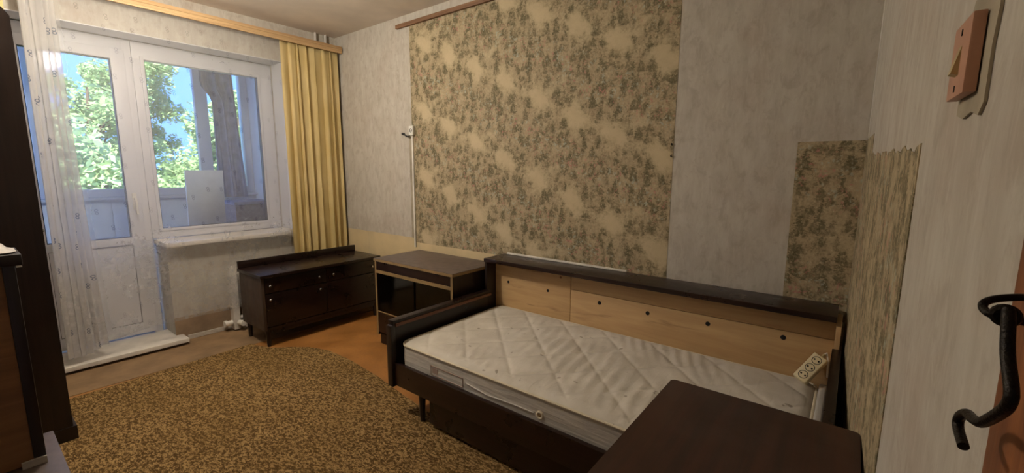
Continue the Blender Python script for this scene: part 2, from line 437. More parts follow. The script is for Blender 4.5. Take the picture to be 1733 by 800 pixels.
# torn scenic sheet on the east wall beside the bed (ragged top edge)
pm = MB(); n = 110; rag = []
for i in range(n+1):
    y = -.002-1.485*i/n
    z = 1.43 if y > -.40 else 1.357-.022*(-.42-y)/1.06+.004*math.sin(i*.41)+.003*math.sin(i*.93+1)+.0015*math.sin(i*2.3)
    rag.append((y, z))
for k, off in ((0, .0016), (1, -.0002)): pass
fr_ = [pm.b.verts.new((ex(y)-.0016, y, z)) for y, z in rag]; fb_ = [pm.b.verts.new((ex(y)-.0016, y, .02)) for y, z in rag]
bt_ = [pm.b.verts.new((ex(y)+.0005, y, z)) for y, z in rag]; bb_ = [pm.b.verts.new((ex(y)+.0005, y, .02)) for y, z in rag]
for i in range(n):
    pm.b.faces.new((fr_[i], fr_[i+1], fb_[i+1], fb_[i])); pm.b.faces.new((fr_[i], bt_[i], bt_[i+1], fr_[i+1])); pm.b.faces.new((fb_[i], fb_[i+1], bb_[i+1], bb_[i]))
pm.b.faces.new((fr_[n], bt_[n], bb_[n], fb_[n])); pm.b.faces.new((fr_[0], fb_[0], bb_[0], bt_[0]))
link('torn_scenic_wallpaper', pm, M['scenic_dense'], we, smo=False)
# corner seam of the light paper
link('paper_seam', MB().prism([(ex(-.004)-.0012, -.004), (ex(-.07)-.0014, -.07), (ex(-.07), -.07), (ex(-.004), -.004)], 'z', 1.44, 2.499), M['white'], we, smo=False)
# corridor behind the doorway, closed
cm = MB(); cm.box(4.17, 5.4, -3.5, -3.4, -.1, H); cm.box(4.17, 5.4, -1.6, -1.5, -.1, H); cm.box(5.4, 5.5, -3.5, -1.5, -.1, H); cm.box(4.1, 5.5, -3.5, -1.5, -.1, -.001); cm.box(4.1, 5.5, -3.5, -1.5, DH+.3, DH+.4)
struct('wall_corridor', cm, M['paper'])
# door casing (only its edge beside the camera shows)
d2 = thing('door_2', (4.03, -2.45, 0), kind='structure')
yc = -2.030
link('casing', MB().prism([(ex(yc)-.001, yc), (ex(yc)-.018, yc-.004), (ex(D0)-.018, D0-.01), (ex(D0)-.001, D0-.01)], 'z', 0, DH+.08), M['casing'], d2, smo=False)
link('casing', MB().prism([(ex(D1)-.001, D1+.01), (ex(D1)-.018, D1+.01), (ex(D1)-.018, D1-.07), (ex(D1)-.001, D1-.07)], 'z', 0, DH+.08), M['casing'], d2, smo=False)
link('jamb', B(4.034, 4.168, D0-.025, D0-.0105, 0, DH), M['casing'], d2, smo=False)
link('jamb', B(4.062, 4.168, D1+.0105, D1+.025, 0, DH), M['casing'], d2, smo=False)
# ceiling-level lath over the scenic sheet
struct('trim_1', B(.925, 3.3, -.024, -.0005, 2.408, 2.438, bev=.003), M['lath'])

# ---- balcony door and window
XF = -.2
w1 = thing('window_1', (XF, -1.0, .77), kind='structure')
def frame(mb, y0, y1, z0, z1, t, x0=XF-.06, x1=XF, sides='lrtb', bev=.004):
    if 'l' in sides: mb.box(x0, x1, y0, y0+t, z0, z1, bev=bev)
    if 'r' in sides: mb.box(x0, x1, y1-t, y1, z0, z1, bev=bev)
    if 't' in sides: mb.box(x0, x1-.0006, y0+.001, y1-.001, z1-t, z1-.0002, bev=bev)
    if 'b' in sides: mb.box(x0, x1-.0006, y0+.001, y1-.001, z0+.0002, z0+t, bev=bev)
    return mb
fm = MB()
fm.box(XF-.07, XF-.012, -1.455, -.5025, 2.075, 2.195, bev=.004); fm.box(XF-.07, XF-.012, -1.455, -.5025, .772, .84, bev=.004)
fm.box(XF-.0705, XF-.0125, -1.455, -1.40, .773, 2.194, bev=.004); fm.box(XF-.0705, XF-.0125, -.60, -.503, .773, 2.194, bev=.004)
link('frame', fm, M['pvc'], w1)
link('sash_bead', frame(MB(), -1.41, -.60, .825, 2.098, .022, XF-.05, XF-.004), M['pvc'], w1)
link('gasket', frame(MB(), -1.392, -.618, .842, 2.082, .006, XF-.05, XF-.006, bev=0), M['black_plastic'], w1)
link('pane', B(XF-.040, XF-.034, -1.39, -.62, .84, 2.085), M['glass'], w1, smo=False)
sl = link('window_sill', MB().box(XF-.01, .0, -1.452, -.5026, .7362, .768).box(.0, .092, -1.452, -.56, .736, .7682, bev=.006), M['white'], w1)
dr = thing('door_1', (XF, -1.8, .05), kind='structure')
link('door_frame', frame(MB(), -2.10, -1.456, .05, 2.195, .05, XF-.07, XF-.012, sides='lr').box(XF-.07, XF-.013, -2.098, -1.458, 2.10, 2.194, bev=.004), M['pvc'], dr)
lf = MB(); lf.box(XF-.06, XF, -2.06, -2.008, .065, 2.12, bev=.006); lf.box(XF-.06, XF, -1.575, -1.496, .065, 2.12, bev=.006)
lf.box(XF-.06, XF-.0006, -2.059, -1.497, 2.05, 2.119, bev=.006); lf.box(XF-.06, XF-.0006, -2.059, -1.497, .745, .80, bev=.006); lf.box(XF-.06, XF-.0006, -2.059, -1.497, .066, .15, bev=.006)
lfo = link('door_leaf', lf, M['pvc'], dr)
link('gasket', frame(MB(), -2.01, -1.573, .798, 2.052, .006, XF-.05, XF-.01, bev=0), M['black_plastic'], lfo)
link('gasket', frame(MB(), -2.01, -1.573, .149, .747, .004, XF-.05, XF-.008, bev=0), M['black_plastic'], lfo)
link('pane', B(XF-.04, XF-.034, -2.008, -1.575, .80, 2.05), M['glass'], lfo, smo=False)
link('lower_panel', B(XF-.045, XF-.012, -2.0085, -1.5745, .15, .746), M['pvc'], lfo, smo=False)
link('handle', MB().box(XF-.001, XF+.012, -1.55, -1.525, 1.0, 1.12, bev=.004).tube([(XF+.01, -1.537, 1.08), (XF+.045, -1.537, 1.08), (XF+.048, -1.537, 1.06), (XF+.048, -1.537, .97)], .008), M['white_plastic'], dr)
link('threshold_board', MB().box(XF-.02, .135, -2.06, -1.385, .022, .052, bev=.005), M['white'], dr)
link('threshold_step', MB().box(-.31, .06, -2.10, -1.432, .0032, .0218), M['oldwhite'], dr, smo=False)
# ------------------------------------------------------------------ balcony outside
XB = -1.32
struct('balcony_floor', B(-1.6, -.3, -3.1, .05, -.12, .0), M['concrete'])
struct('balcony_ceiling', B(-1.6, -.3, -3.1, .05, 2.42, 2.56), M['balcony_white'])
bp = struct('balcony_parapet', B(XB-.08, XB, -3.0, -.26, 0, 1.02), M['balcony_white'])
for k in range(9):
    link('cladding_panel', B(XB, XB+.008, -3.0+k*.305, -3.0+k*.305+.300, .02, 1.0, bev=.002), M['balcony_white'], bp)
struct('wall_balcony_right', B(-1.6, -.3, -.26, -.12, 0, 2.42), M['balcony_white'])
struct('wall_balcony_left', B(-1.6, -.3, -3.1, -3.0, 0, 1.0), M['balcony_white'])  # unseen balcony end, left open above the parapet to admit more daylight
w2 = thing('window_2', (XB, -1.6, 1.02), kind='structure')
link('window_sill', B(XB-.1, XB+.07, -2.99, -.265, 1.021, 1.045, bev=.004), M['pvc'], w2)
posts = (-3.0, -1.84, -.70, -.262)
f2 = MB(); f2.box(XB-.06, XB, -2.999, -.263, 1.046, 1.115, bev=.004); f2.box(XB-.06, XB, -2.999, -.263, 2.33, 2.418, bev=.004)
for y, wd in ((-2.96, .07), (-1.84, .13), (-.70, .11), (-.30, .07)): f2.box(XB-.061, XB+.001, y-wd/2, y+wd/2, 1.047, 2.417, bev=.004)
link('frame', f2, M['pvc'], w2)
for a, b in ((-2.93, -1.9), (-1.78, -.75), (-.65, -.33)):
    link('pane', B(XB-.035, XB-.029, a, b, 1.11, 2.335), M['glass'], w2, smo=False)
# things on the balcony
bo = link('leaning_board', B(-.008, .008, -.137, .137, 0, .52, bev=.002), M['card'], origin=(0, 0, 0))
tag(bo, 'pale square-cornered board leaning on the balcony behind the window pane', 'board')
bo.location = (-.36, -1.045, .768); bo.rotation_euler = (0, math.radians(4), math.radians(2))
ch = thing('balcony_table', (-.42, -1.05, 0), 'white low table on the balcony under the leaning board', 'table')
link('table_top', B(-.60, -.305, -1.30, -.80, .735, .766, bev=.004), M['balcony_white'], ch)
for x in (-.58, -.34):
    for y in (-1.27, -.84): link('leg', B(x-.015, x+.015, y-.015, y+.015, 0, .7348), M['balcony_white'], ch)
cloth = MB()
def clf(i, j):
    z = 1.02+1.36*j
    l = -.735 if z < 1.95 else (-.735-.085*min(1, (z-1.95)/.12)); r = -.53+.06*(1-j)-.0
    y = l+(r-l)*i
    return (-.98+.03*math.sin(i*16+j*2)+.015*math.sin(i*31+1), y, z)
cloth.grid(clf, 40, 30)
tag(link('hanging_cloth', cloth, M['grey_cloth']), 'dark grey cloth hanging gathered at right end of the balcony', 'cloth')
bx_ = thing('storage_chest', (-.68, -.60, 0), 'grey-brown chest standing at the right end of the balcony', 'chest')
link('body', B(-.86, -.50, -.77, -.45, 0.001, .97, bev=.006), M['brown_box'], bx_)
link('lid', B(-.87, -.49, -.78, -.44, .971, 1.0, bev=.006), M['grey_cloth'], bx_)
br = thing('hand_brush', (-.60, -.60, 1.5), 'small dark brush hanging on the balcony side wall', 'brush')
br.location = (-.75, -.262, 1.6); WLOC[br.name] = Vector(br.location)
Mx = Matrix.Translation(br.location) @ Matrix.Rotation(math.radians(30), 4, 'Y')
link('brush_handle', B(-.012, .012, -.018, 0, -.02, .10, M=Mx, bev=.003), M['brown_box'], br)
link('bristles', B(-.025, .025, -.05, -.0, -.12, -.0201, M=Mx, bev=.003), M['black_plastic'], br)
sp = tag(link('blue_panel', B(-.66, -.54, -.292, -.265, 0, 2.05, bev=.003), M['balcony_blue']), 'pale blue-green panel standing against the balcony side wall', 'panel')
# trees beyond
gr = struct('ground_outside', B(-60, -2.5, -45, 40, -3.3, -3.2), M['ground'])
def tree(x, y, h, rx, nl, mi, label, lo=-1.5):
    t = thing('leafy_tree', (x, y, -3.2), label, 'tree', 'trees beyond the balcony')
    rnd = random.Random(int(x*100+y*10))
    top = h
    tr = MB(); tr.tube([(x, y, -3.2), (x+.1, y+.1, -1), (x-.05, y, top*.6), (x, y+.05, top*.95)], [.14, .11, .06, .02], 8)
    bl = []
    for k in range(44):
        a = rnd.uniform(0, 6.28); z = rnd.uniform(lo, top*.9); rr = rx*rnd.uniform(.3, .95)*(1-.45*max(0, (z-1)/max(1, top-1)))
        e_ = Vector((x+rr*math.cos(a), y+rr*math.sin(a), z)); s0 = Vector((x, y, max(-2.5, z-.7)))
        tr.tube([s0, (s0+e_)/2+Vector((0, 0, .12)), e_], [.03, .018, .008], 5); bl.append((e_, rnd.uniform(.35, .62)))
    link('trunk', tr, M['bark'], t)
    lm = MB()
    for k in range(nl):
        c, r = bl[rnd.randrange(len(bl))]
        d = Vector((rnd.gauss(0, 1), rnd.gauss(0, 1), rnd.gauss(0, .7))); d = d.normalized()*r*rnd.random()**.45
        p = c+d; s = rnd.uniform(.035, .075)
        a = Vector((rnd.gauss(0, 1), rnd.gauss(0, 1), rnd.gauss(0, .5))).normalized(); b = a.orthogonal().normalized()
        b = (Matrix.Rotation(rnd.uniform(0, 6.28), 3, a) @ b)
        q = [lm.b.verts.new(p+v) for v in (a*s*1.3, b*s*.6, -a*s*1.3, -b*s*.6)]
        lm.b.faces.new(q)
    tag(link('foliage', lm, LEAF[mi], t, smo=False), kind='stuff')
TL = [(-5.4, -1.55, 2.0, 1.1, 15000, 1, 'bushy tree filling most of the balcony door glass', -.6), (-6.9, 1.75, 3.0, 1.3, 17000, 0, 'dense leafy tree seen through the window left of the mullion', -.6),
      (-9.4, -.3, 3.2, 1.6, 16000, 0, 'thin-leaved tree farther back behind the balcony door glass', -.6), (-10.6, 3.5, 3.6, 1.7, 18000, 1, 'tall tree farther back behind the window pane', -.6),
      (-16.2, 1.9, 5.4, 2.7, 20000, 0, 'tallest tree, farthest back between the two glass panes', -.6)]
for a in TL: tree(*a)

# ------------------------------------------------------------------ curtains and pipes at the window wall
co = thing('curtain_cornice', (.06, -1.4, 2.34), 'pale wood-grained ceiling cornice carrying the curtains over the window', 'cornice')
link('fascia_board', B(.118, .134, -2.9, -.012, 2.342, 2.402, bev=.003), M['pale_wood'], co)
link('groove_bead', MB().box(.1342, .140, -2.9, -.012, 2.375, 2.385, bev=.002).box(.1342, .138, -2.9, -.012, 2.356, 2.361, bev=.001), M['pale_wood'], co)
link('top_board', B(.002, .1178, -2.9, -.012, 2.385, 2.400), M['pale_wood'], co, smo=False)
link('curtain_rail', B(.045, .115, -2.9, -.012, 2.372, 2.3848), M['oldwhite'], co, smo=False)
for y, lab in ((-.105, 'white heating riser pipe above the cornice, nearer the corner'), (-.20, 'white heating riser pipe above the cornice, farther from the corner')):
    tag(link('riser_pipe', MB().tube([(.024, y, .02), (.024, y, 2.384)], .011, 10), M['radiator']), lab, 'pipe')
    tag(link('riser_pipe', MB().tube([(.024, y, 2.4005), (.024, y, 2.4995)], .011, 10), M['radiator']), lab.replace('above', 'stub over'), 'pipe')
def drape(name, y0, y1, z0, z1, x, amp, nf, seed, mat, label, cat, jag=0.):
    rnd = random.Random(seed); ph = [rnd.uniform(0, 6.28) for _ in range(6)]
    m = MB()
    def fn(i, j):
        z = z0+(z1-z0)*j
        gath = 1-.06*math.sin(j*3.1)
        y = y0+(y1-y0)*i + .012*math.sin(i*nf*6.28*1.0+ph[1])
        a = amp*(.30+.70*(1-j)**.5); i0 = i; i = i+.035*math.sin(i*9+ph[4])+.018*math.sin(i*23+ph[5])
        xx = x+a*math.sin(i*nf*6.28+ph[0]+.5*math.sin(3*j+ph[2]))+a*.45*math.sin(i*nf*1.73*6.28+ph[3]+j)+.0012*math.sin(j*30+i0*25)
        zz = z + (jag*(math.sin(i0*37)*.5-.5) if j > .97 else 0)
        return (xx, y, zz)
    m.grid(fn, int(nf*18), 40)
    o = link(name, m, mat); tag(o, label, cat)
    s = o.modifiers.new('thickness', 'SOLIDIFY'); s.thickness = .0015
    return o
drape('yellow_curtain', -.545, -.03, .06, 2.371, .083, .019, 7, 3, M['curtain'], 'yellow curtain hanging in folds in the corner beside the window', 'curtain', .012)
drape('yellow_curtain', -2.62, -2.045, .015, 2.371, .066, .014, 7, 5, M['curtain'], 'yellow curtain mostly hidden behind the tall wardrobe, its hem showing low down', 'curtain')
# tulle: one sheet, bunched towards the left
tu = MB(); rnd = random.Random(11)
def tfn(i, j):
    # i: 0 left .. 1 right
    zlow = .195 if i > .55 else .17
    if i < .55:
        k = i/.55; y = -2.0-.02*(1-j)+(.135+.02*(1-j))*k + .022*math.sin(k*6.28*6)
        x = .113+.011*math.sin(k*6.28*7+1.3)+.004*math.sin(k*61)
        y += .05*k*k*(1-j)**2
        zlow = .10 if k < .5 else .10+.06*(k-.5)*2
    else:
        k = (i-.55)/.45; y = -1.865+(.02*(1-j)+.05*(1-j)**2)*(1-k)-.02*(1-j)*(1-k)+k*1.315-.03*(1-j)*k
        x = .113+.007*math.sin(k*23+1)+.004*math.sin(k*47+j)
        zlow = .16+.035*min(1, k*5)
    z = zlow+(2.371-zlow)*j
    return (min(.1175 if z > 2.3 else .13, x), y, z)
def tuv(i, j): return ((i*1.2 if i < .55 else .66+(i-.55)/.45*1.3), .17+2.2*j)
tu.grid(tfn, 260, 40, tuv)
tag(link('tulle_curtain', tu, M['tulle']), 'sheer white tulle curtain with small ring print across the door and window', 'curtain')
# radiator behind the sideboard
ra = thing('radiator', (.07, -.8, .08), 'white radiator under the window, its end showing beside the sideboard', 'radiator')
for k in range(6):
    y = -1.045+k*.085
    link('section', B(.035, .105, y-.026, y+.026, .012, .53, bev=.012), M['radiator'], ra)
link('valve', MB().tube([(.07, -1.11, .07), (.07, -1.0715, .07)], .02, 12).tube([(.07, -1.13, .07), (.07, -1.11, .07)], .027, 12), M['white_plastic'], ra)
link('valve', MB().tube([(.1052, -1.035, .07), (.155, -1.02, .07)], [.02, .024], 12), M['white_plastic'], ra)
for z in (.10, .46): link('header', MB().tube([(.07, -1.02, z), (.07, -.63, z)], .018, 10), M['radiator'], ra)

# ------------------------------------------------------------------ added fill lamp, unseen above the frame, to brighten the room
def m_lamp():
    t = NT('fill_lamp_globe'); e_ = t.new('ShaderNodeEmission'); e_.inputs[0].default_value = (1, .90, .76, 1); e_.inputs[1].default_value = LAMP
    return t.done(e_.outputs[0])
M['lamp'] = m_lamp()
LX, LY, LZ = 1.2, -1.72, 2.24
cl = thing('fill_lamp', (LX, LY, LZ), 'added globe lamp above the frame, filling the room with warm light', 'lamp')
link('ceiling_rose', MB().tube([(LX, LY, H-.0005), (LX, LY, H-.03)], [.05, .04], 20), M['white'], cl)
link('cord', MB().tube([(LX, LY, H-.0305), (LX, LY, LZ+.13)], .004, 8), M['white_plastic'], cl)
link('lamp_holder', MB().tube([(LX, LY, LZ+.13), (LX, LY, LZ+.101)], .025, 16), M['white_plastic'], cl)
gm = MB(); bmesh.ops.create_uvsphere(gm.b, u_segments=24, v_segments=16, radius=.1, matrix=Matrix.Translation((LX, LY, LZ)))
link('globe', gm, M['lamp'], cl)

# ------------------------------------------------------------------ rug
rp = [(.53, -2.9), (.545, -2.4), (.565, -2.09), (.535, -1.6), (.505, -1.11), (.60, -1.085), (.70, -1.05), (.80, -.95), (.92, -.86), (1.085, -.815), (1.35, -.81), (1.69, -.84), (2.0, -.885), (2.25, -.915), (2.8, -.955), (3.3, -.99), (3.3, -2.9)]
rg = MB().prism(rp, 'z', .0034, .0135)
tag(link('rug', rg, M['rug'], smo=False), 'large speckled brown and olive carpet on the floor', 'rug')

# ------------------------------------------------------------------ sideboard under the window
s = thing('sideboard', (.47, -.58, 0), 'low dark sideboard with back riser standing under the window', 'sideboard')
sx0, sx1, sy0, sy1 = .285, .665, -1.07, -.09
link('top', B(sx0-.005, sx1+.02, sy0-.012, sy1+.012, .525, .548, bev=.004), M['darky'], s)
link('back_riser', B(sx0-.005, sx0+.017, sy0-.008, sy1+.008, .5482, .603, bev=.003), M['darky'], s)
tag(link('side_panel', B(sx0, sx1, sy0, sy0+.02, .13, .5248, bev=.002), M['lit'], s), 'side panel facing the room, lightened as if lit')
link('side_panel', B(sx0, sx1, sy1-.02, sy1, .13, .5248, bev=.002), M['darkz'], s)
link('back_panel', B(sx0, sx0+.008, sy0+.0202, sy1-.0202, .13, .5248), M['darky'], s, smo=False)
link('bottom_panel', B(sx0+.0082, sx1-.001, sy0+.0202, sy1-.0202, .13, .15), M['darky'], s, smo=False)
link('divider', B(sx0+.0082, sx1-.02, -.59, -.572, .1502, .5248), M['darkz'], s, smo=False)
def knob(x, y, z, n, par):
    n = Vector(n); p = Vector((x, y, z))
    link('knob', MB().tube([p, p+n*.008, p+n*.012, p+n*.02, p+n*.024], [.004, .004, .010, .010, .006], 12), M['chrome'], par)
for (a, b, z0, z1, nm, ks) in ((sy0+.023, -.583, .408, .52, 'drawer', ((-1.015, .461), (-.645, .461))), (-.579, sy1-.023, .408, .52, 'drawer', ((-.525, .461), (-.16, .461))),
                               (sy0+.023, -.583, .155, .402, 'door', ((-1.02, .36), (-.64, .36))), (-.579, sy1-.023, .155, .402, 'door', ())):
    d = link(nm, B(sx1-.019, sx1-.001, a, b, z0, z1, bev=.003), M['darky'], s)
    for (y, z) in ks: knob(sx1-.0012, y, z, (1, 0, 0), d)
link('apron', B(sx1-.03, sx1-.005, sy0+.06, sy1-.06, .10, .1298, bev=.002), M['darky'], s)
for x in (sx0+.03, sx1-.03):
    for y in (sy0+.035, sy1-.035): link('leg', MB().tube([(x, y, .0035), (x, y, .1298)], [.013, .02], 10), M['darkz'], s)

# ------------------------------------------------------------------ glass-fronted cabinet
g = thing('glass_cabinet', (1.62, -.28, 0), 'dark glass-fronted cabinet with pale worn edges between sideboard and bed', 'cabinet')
gx0, gx1, gy0, gy1, gz = 1.212, 2.022, -.50, -.07, .66
link('top', B(gx0-.004, gx1+.004, gy0-.006, gy1, gz-.02, gz, bev=.002), M['grey_top'], g)
link('top_edge', MB().box(gx0-.004, gx1+.004, gy0-.0085, gy0-.0062, gz-.02, gz-.003).box(gx1+.0042, gx1+.006, gy0-.0085, gy1, gz-.02, gz-.003), M['edge'], g, smo=False)
for x in (gx0, gx1-.018):
    p = link('side_panel', B(x, x+.018, gy0, gy1, .08, gz-.0202), M['darkz'], g, smo=False)
    link('edge_band', B(x, x+.018, gy0-.002, gy0-.0001, .08 if x == gx0 else .3, gz-.0202), M['edge'], p, smo=False)
link('back_panel', B(gx0+.0182, gx1-.0182, gy1-.008, gy1, .08, gz-.0202), M['dark'], g, smo=False)
link('shelf', B(gx0+.0182, gx1-.0182, gy0+.02, gy1-.0082, .40, .415), M['dark'], g, smo=False)
link('bottom_panel', B(gx0+.0182, gx1-.0182, gy0+.02, gy1-.0082, .10, .118), M['dark'], g, smo=False)
link('drawer_front', B(gx0+.0185, gx1-.0185, gy0, gy0+.018, .575, gz-.021), M['dark'], g, smo=False)
link('front_rail', B(gx0+.0185, gx1-.0185, gy0-.003, gy0+.018, .552, .574), M['edge'], g, smo=False)
link('front_rail', B(gx0+.0185, gx1-.0185, gy0-.002, gy0+.018, .256, .262), M['edge'], g, smo=False)
link('lower_front', B(gx0+.0185, gx1-.0185, gy0, gy0+.018, .10, .2558), M['dark'], g, smo=False)
link('glass_door', B(gx0+.02, 1.64, gy0+.004, gy0+.008, .263, .551), M['darkglass'], g, smo=False)
link('glass_door', B(1.60, gx1-.02, gy0+.0125, gy0+.0165, .263, .551), M['darkglass'], g, smo=False)
link('plinth', B(gx0+.01, gx1-.01, gy0+.02, gy1-.02, .0035, .0798), M['darkz'], g, smo=False)
link('knob', MB().tube([(1.93, gy0+.0005, .40), (1.93, gy0-.012, .40)], .012, 12), M['black_plastic'], g)
for x, hh, nm in ((1.43, .05, 'left'), (1.455, .06, 'middle, tallest'), (1.478, .045, 'right, shortest')):
    tag(link('small_bottle', MB().tube([(x, -.33, .4152), (x, -.33, .4152+hh*.7), (x, -.33, .4152+hh*.75), (x, -.33, .4152+hh)], [.009, .009, .004, .004], 10), M['white_plastic']),
        nm+' one of three tiny pale bottles inside the glass cabinet', 'bottle', 'bottles in the glass cabinet')

# ------------------------------------------------------------------ bed
b = thing('bed', (3.0, -.6, 0), 'dark wooden single bed frame along the patterned wall', 'bed')
fb = link('footboard', MB().box(2.088, 2.106, -1.015, -.262, .19, .495, bev=.003), M['darky'], b)
link('cap_rail', MB().box(2.080, 2.125, -1.03, -.262, .4955, .525, bev=.004), M['darky'], fb)
link('cap_moulding', MB().box(2.1252, 2.135, -1.02, -.262, .492, .508, bev=.002), M['warm_wood'], fb)
link('end_post', B(2.082, 2.122, -1.045, -1.0155, .165, .50, bev=.004), M['darkz'], fb)
hb = link('headboard', MB().box(3.935, 3.958, -1.03, -.262, .10, .585, bev=.004), M['darky'], b)
link('cap_rail', MB().box(3.932, 3.962, -1.035, -.262, .5855, .60, bev=.003), M['darky'], hb)
link('side_rail', B(2.1222, 3.9348, -1.032, -1.010, .175, .298, bev=.003), M['dark'], b)
link('side_rail', B(2.1222, 3.9348, -.192, -.172, .175, .2345, bev=.003), M['dark'], b)
link('slat_base', B(2.1222, 3.9348, -1.0098, -.1922, .215, .235), M['ply'], b, smo=False)
link('bedding_box', B(2.36, 3.86, -1.004, -.25, .03, .2148, bev=.003), M['dark'], b)
for x in (2.29, 3.90):
    for y in (-.99, -.2): link('leg', MB().tube([(x, y, .0138 if y < -.9 and x < 3.3 else .0005), (x, y, .1748)], [.012, .019], 10), M['darkz'], b)
# mattress
mx0, mx1, my0, my1, mz0, mz1 = 2.138, 3.895, -1.004, -.172, .236, .412
mt = thing('mattress', ((mx0+mx1)/2, (my0+my1)/2, mz0), 'white quilted mattress on the bed, stained and creased', 'mattress')
def rr(x0, x1, y0, y1, r, n=7):
    o = []
    for cx_, cy_, a0 in ((x1-r, y1-r, 0), (x0+r, y1-r, 90), (x0+r, y0+r, 180), (x1-r, y0+r, 270)):
        for k in range(n+1):
            a = math.radians(a0+90*k/n); o.append((cx_+r*math.cos(a), cy_+r*math.sin(a)))
    return o
out = rr(mx0, mx1, my0, my1, .06)
ms = MB()
prof = [(.012, mz0), (0, mz0+.012), (-.003, (mz0+mz1)/2), (0, mz1-.016)]
rings = []
for ins, z in prof:
    o2 = rr(mx0+ins, mx1-ins, my0+ins, my1-ins, .06-ins*.5); rings.append([ms.b.verts.new((x, y, z)) for x, y in o2])
for A, Bq in zip(rings, rings[1:]):
    for k in range(len(A)): ms.b.faces.new((A[k], A[(k+1) % len(A)], Bq[(k+1) % len(A)], Bq[k]))
ms.b.faces.new(rings[0][::-1])
link('side_band', ms, M['mside'], mt)
# quilted top: height field with diamond stitching and soft wrinkles
tp = MB(); NX, NY = 300, 140
def inside(x, y):
    r = .055; dx = max(mx0+.004+r-x, x-(mx1-.004-r), 0); dy = max(my0+.004+r-y, y-(my1-.004-r), 0)
    return r-math.hypot(dx, dy) if dx > 0 and dy > 0 else min(x-mx0-.004, mx1-.004-x, y-my0-.004, my1-.004-y)
def quilt(x, y):
    u_ = (x+y)/.27; v_ = (x-y)/.27
    q = min(abs(u_-round(u_)), abs(v_-round(v_)))*.27/1.41
    puff = .006*(1-math.exp(-(q/.012)**1.2))
    wr = 0
    cx_ = (x-2.3)/1.5
    if cx_ > 0:
        wr = (.0016+.0012*math.sin(11*y+5*x))*math.sin(112*(x*.95+y*.30)+3*math.sin(9*y+3*x))*max(0, math.sin(3.14*min(1, cx_)))*(1 if y < -.2 else .4)
    return puff+wr
vd_ = {}
for i in range(NX+1):
    for j in range(NY+1):
        x = mx0+.004+(mx1-mx0-.008)*i/NX; y = my0+.004+(my1-my0-.008)*j/NY
        d = inside(x, y)
        if d < -.004: continue
        d = max(d, 0)
        z = mz1-.014+.014*min(1, (d/.03))**.5+quilt(x, y)*min(1, d/.04)
        vd_[i, j] = tp.b.verts.new((x, y, z))
for i in range(NX):
    for j in range(NY):
        ks = [(i, j), (i+1, j), (i+1, j+1), (i, j+1)]
        if all(k in vd_ for k in ks): tp.b.faces.new([vd_[k] for k in ks])
        elif sum(k in vd_ for k in ks) == 3: tp.b.faces.new([vd_[k] for k in ks if k in vd_])
link('quilted_top', tp, M['quilt'], mt)
link('piping', MB().tube([(x, y, mz1-.013) for x, y in rr(mx0-.002, mx1+.002, my0-.002, my1+.002, .062)]+[(mx1+.002, my1-.064, mz1-.013)], .0055, 8, caps=False), M['piping'], mt)
# printed label frame, vent and handle strap on the long side
yl = my0-.0048
lb = MB()
for x0, x1, z0, z1 in ((2.38, 2.60, .348, .3505), (2.38, 2.60, .303, .3055), (2.38, 2.3825, .303, .3505), (2.5975, 2.60, .303, .3505), (2.392, 2.43, .315, .342)):
    lb.box(x0, x1, yl, yl+.0035, z0, z1)
link('printed_label', lb, M['print'], mt, smo=False)
vt = link('vent', MB().ring((3.03, my0-.004, .325), (0, 1, 0), .013, .004, 20, 8).disc((3.03, my0-.0035, .325), (0, 1, 0), .02, .003, 20), M['piping'], mt)
link('vent_hole', MB().disc((3.03, my0-.006, .325), (0, 1, 0), .008, .0024, 14), M['edge'], vt)
link('handle_strap', MB().tube([(2.62, my0-.004, .332), (2.75, my0-.006, .318), (2.9, my0-.006, .326), (3.0, my0-.005, .325)], .003, 8), M['mside'], mt)
bl_ = tag(link('bolster', MB().box(3.903, 3.931, -.98, -.20, .24, .418, bev=.011, seg=4), M['mside']), 'narrow white padded strip squeezed between mattress and headboard', 'bolster')

# ------------------------------------------------------------------ backrest shelf behind the bed
k = thing('plywood_shelf_unit', (3.0, -.1, 0), 'plywood-fronted unit with a long dark shelf top behind the mattress', 'shelf unit')
link('shelf_top', B(2.068, 3.937, -.262, -.045, .705, .73, bev=.003), M['dark'], k)
link('side_panel', B(2.072, 2.09, -.255, -.05, .0035, .7048, bev=.002), M['darkz'], k)
link('side_panel', B(3.937, 3.955, -.255, -.05, .0035, .69, bev=.002), M['ply'], k)
def ply_panel(x0, x1, z0, z1, y0, y1, nm='plywood_panel'):
    return link(nm, B(x0, x1, y0, y1, z0, z1, bev=.0015), M['ply'], k)
p1 = ply_panel(2.0905, 2.669, .236, .7045, -.165, -.149)
p2 = ply_panel(2.672, 3.9365, .236, .602, -.165, -.149)
p3 = ply_panel(2.672, 3.9365, .604, .7045, -.162, -.147)
def hole(x, z, par, r=.011):
    link('bolt_hole', MB().disc((x, -.1662, z), (0, 1, 0), r, .004, 14), M['hole'], par)
for x, z in ((2.20, .572), (2.51, .567)): hole(x, z, p1, .009)
for x, z in ((2.86, .557), (3.14, .555), (3.44, .564), (3.755, .572)): hole(x, z, p2)
link('knot', MB().disc((2.60, -.1655, .665), (0, 1, 0), .008, .002, 10), M['brownboard'], p1)
tag(link('white_strip', MB().box(2.10, 2.965, -.058, -.046, .7305, .742, bev=.002), M['white_plastic']), 'thin white moulding strip lying along the back of the bed shelf', 'moulding')

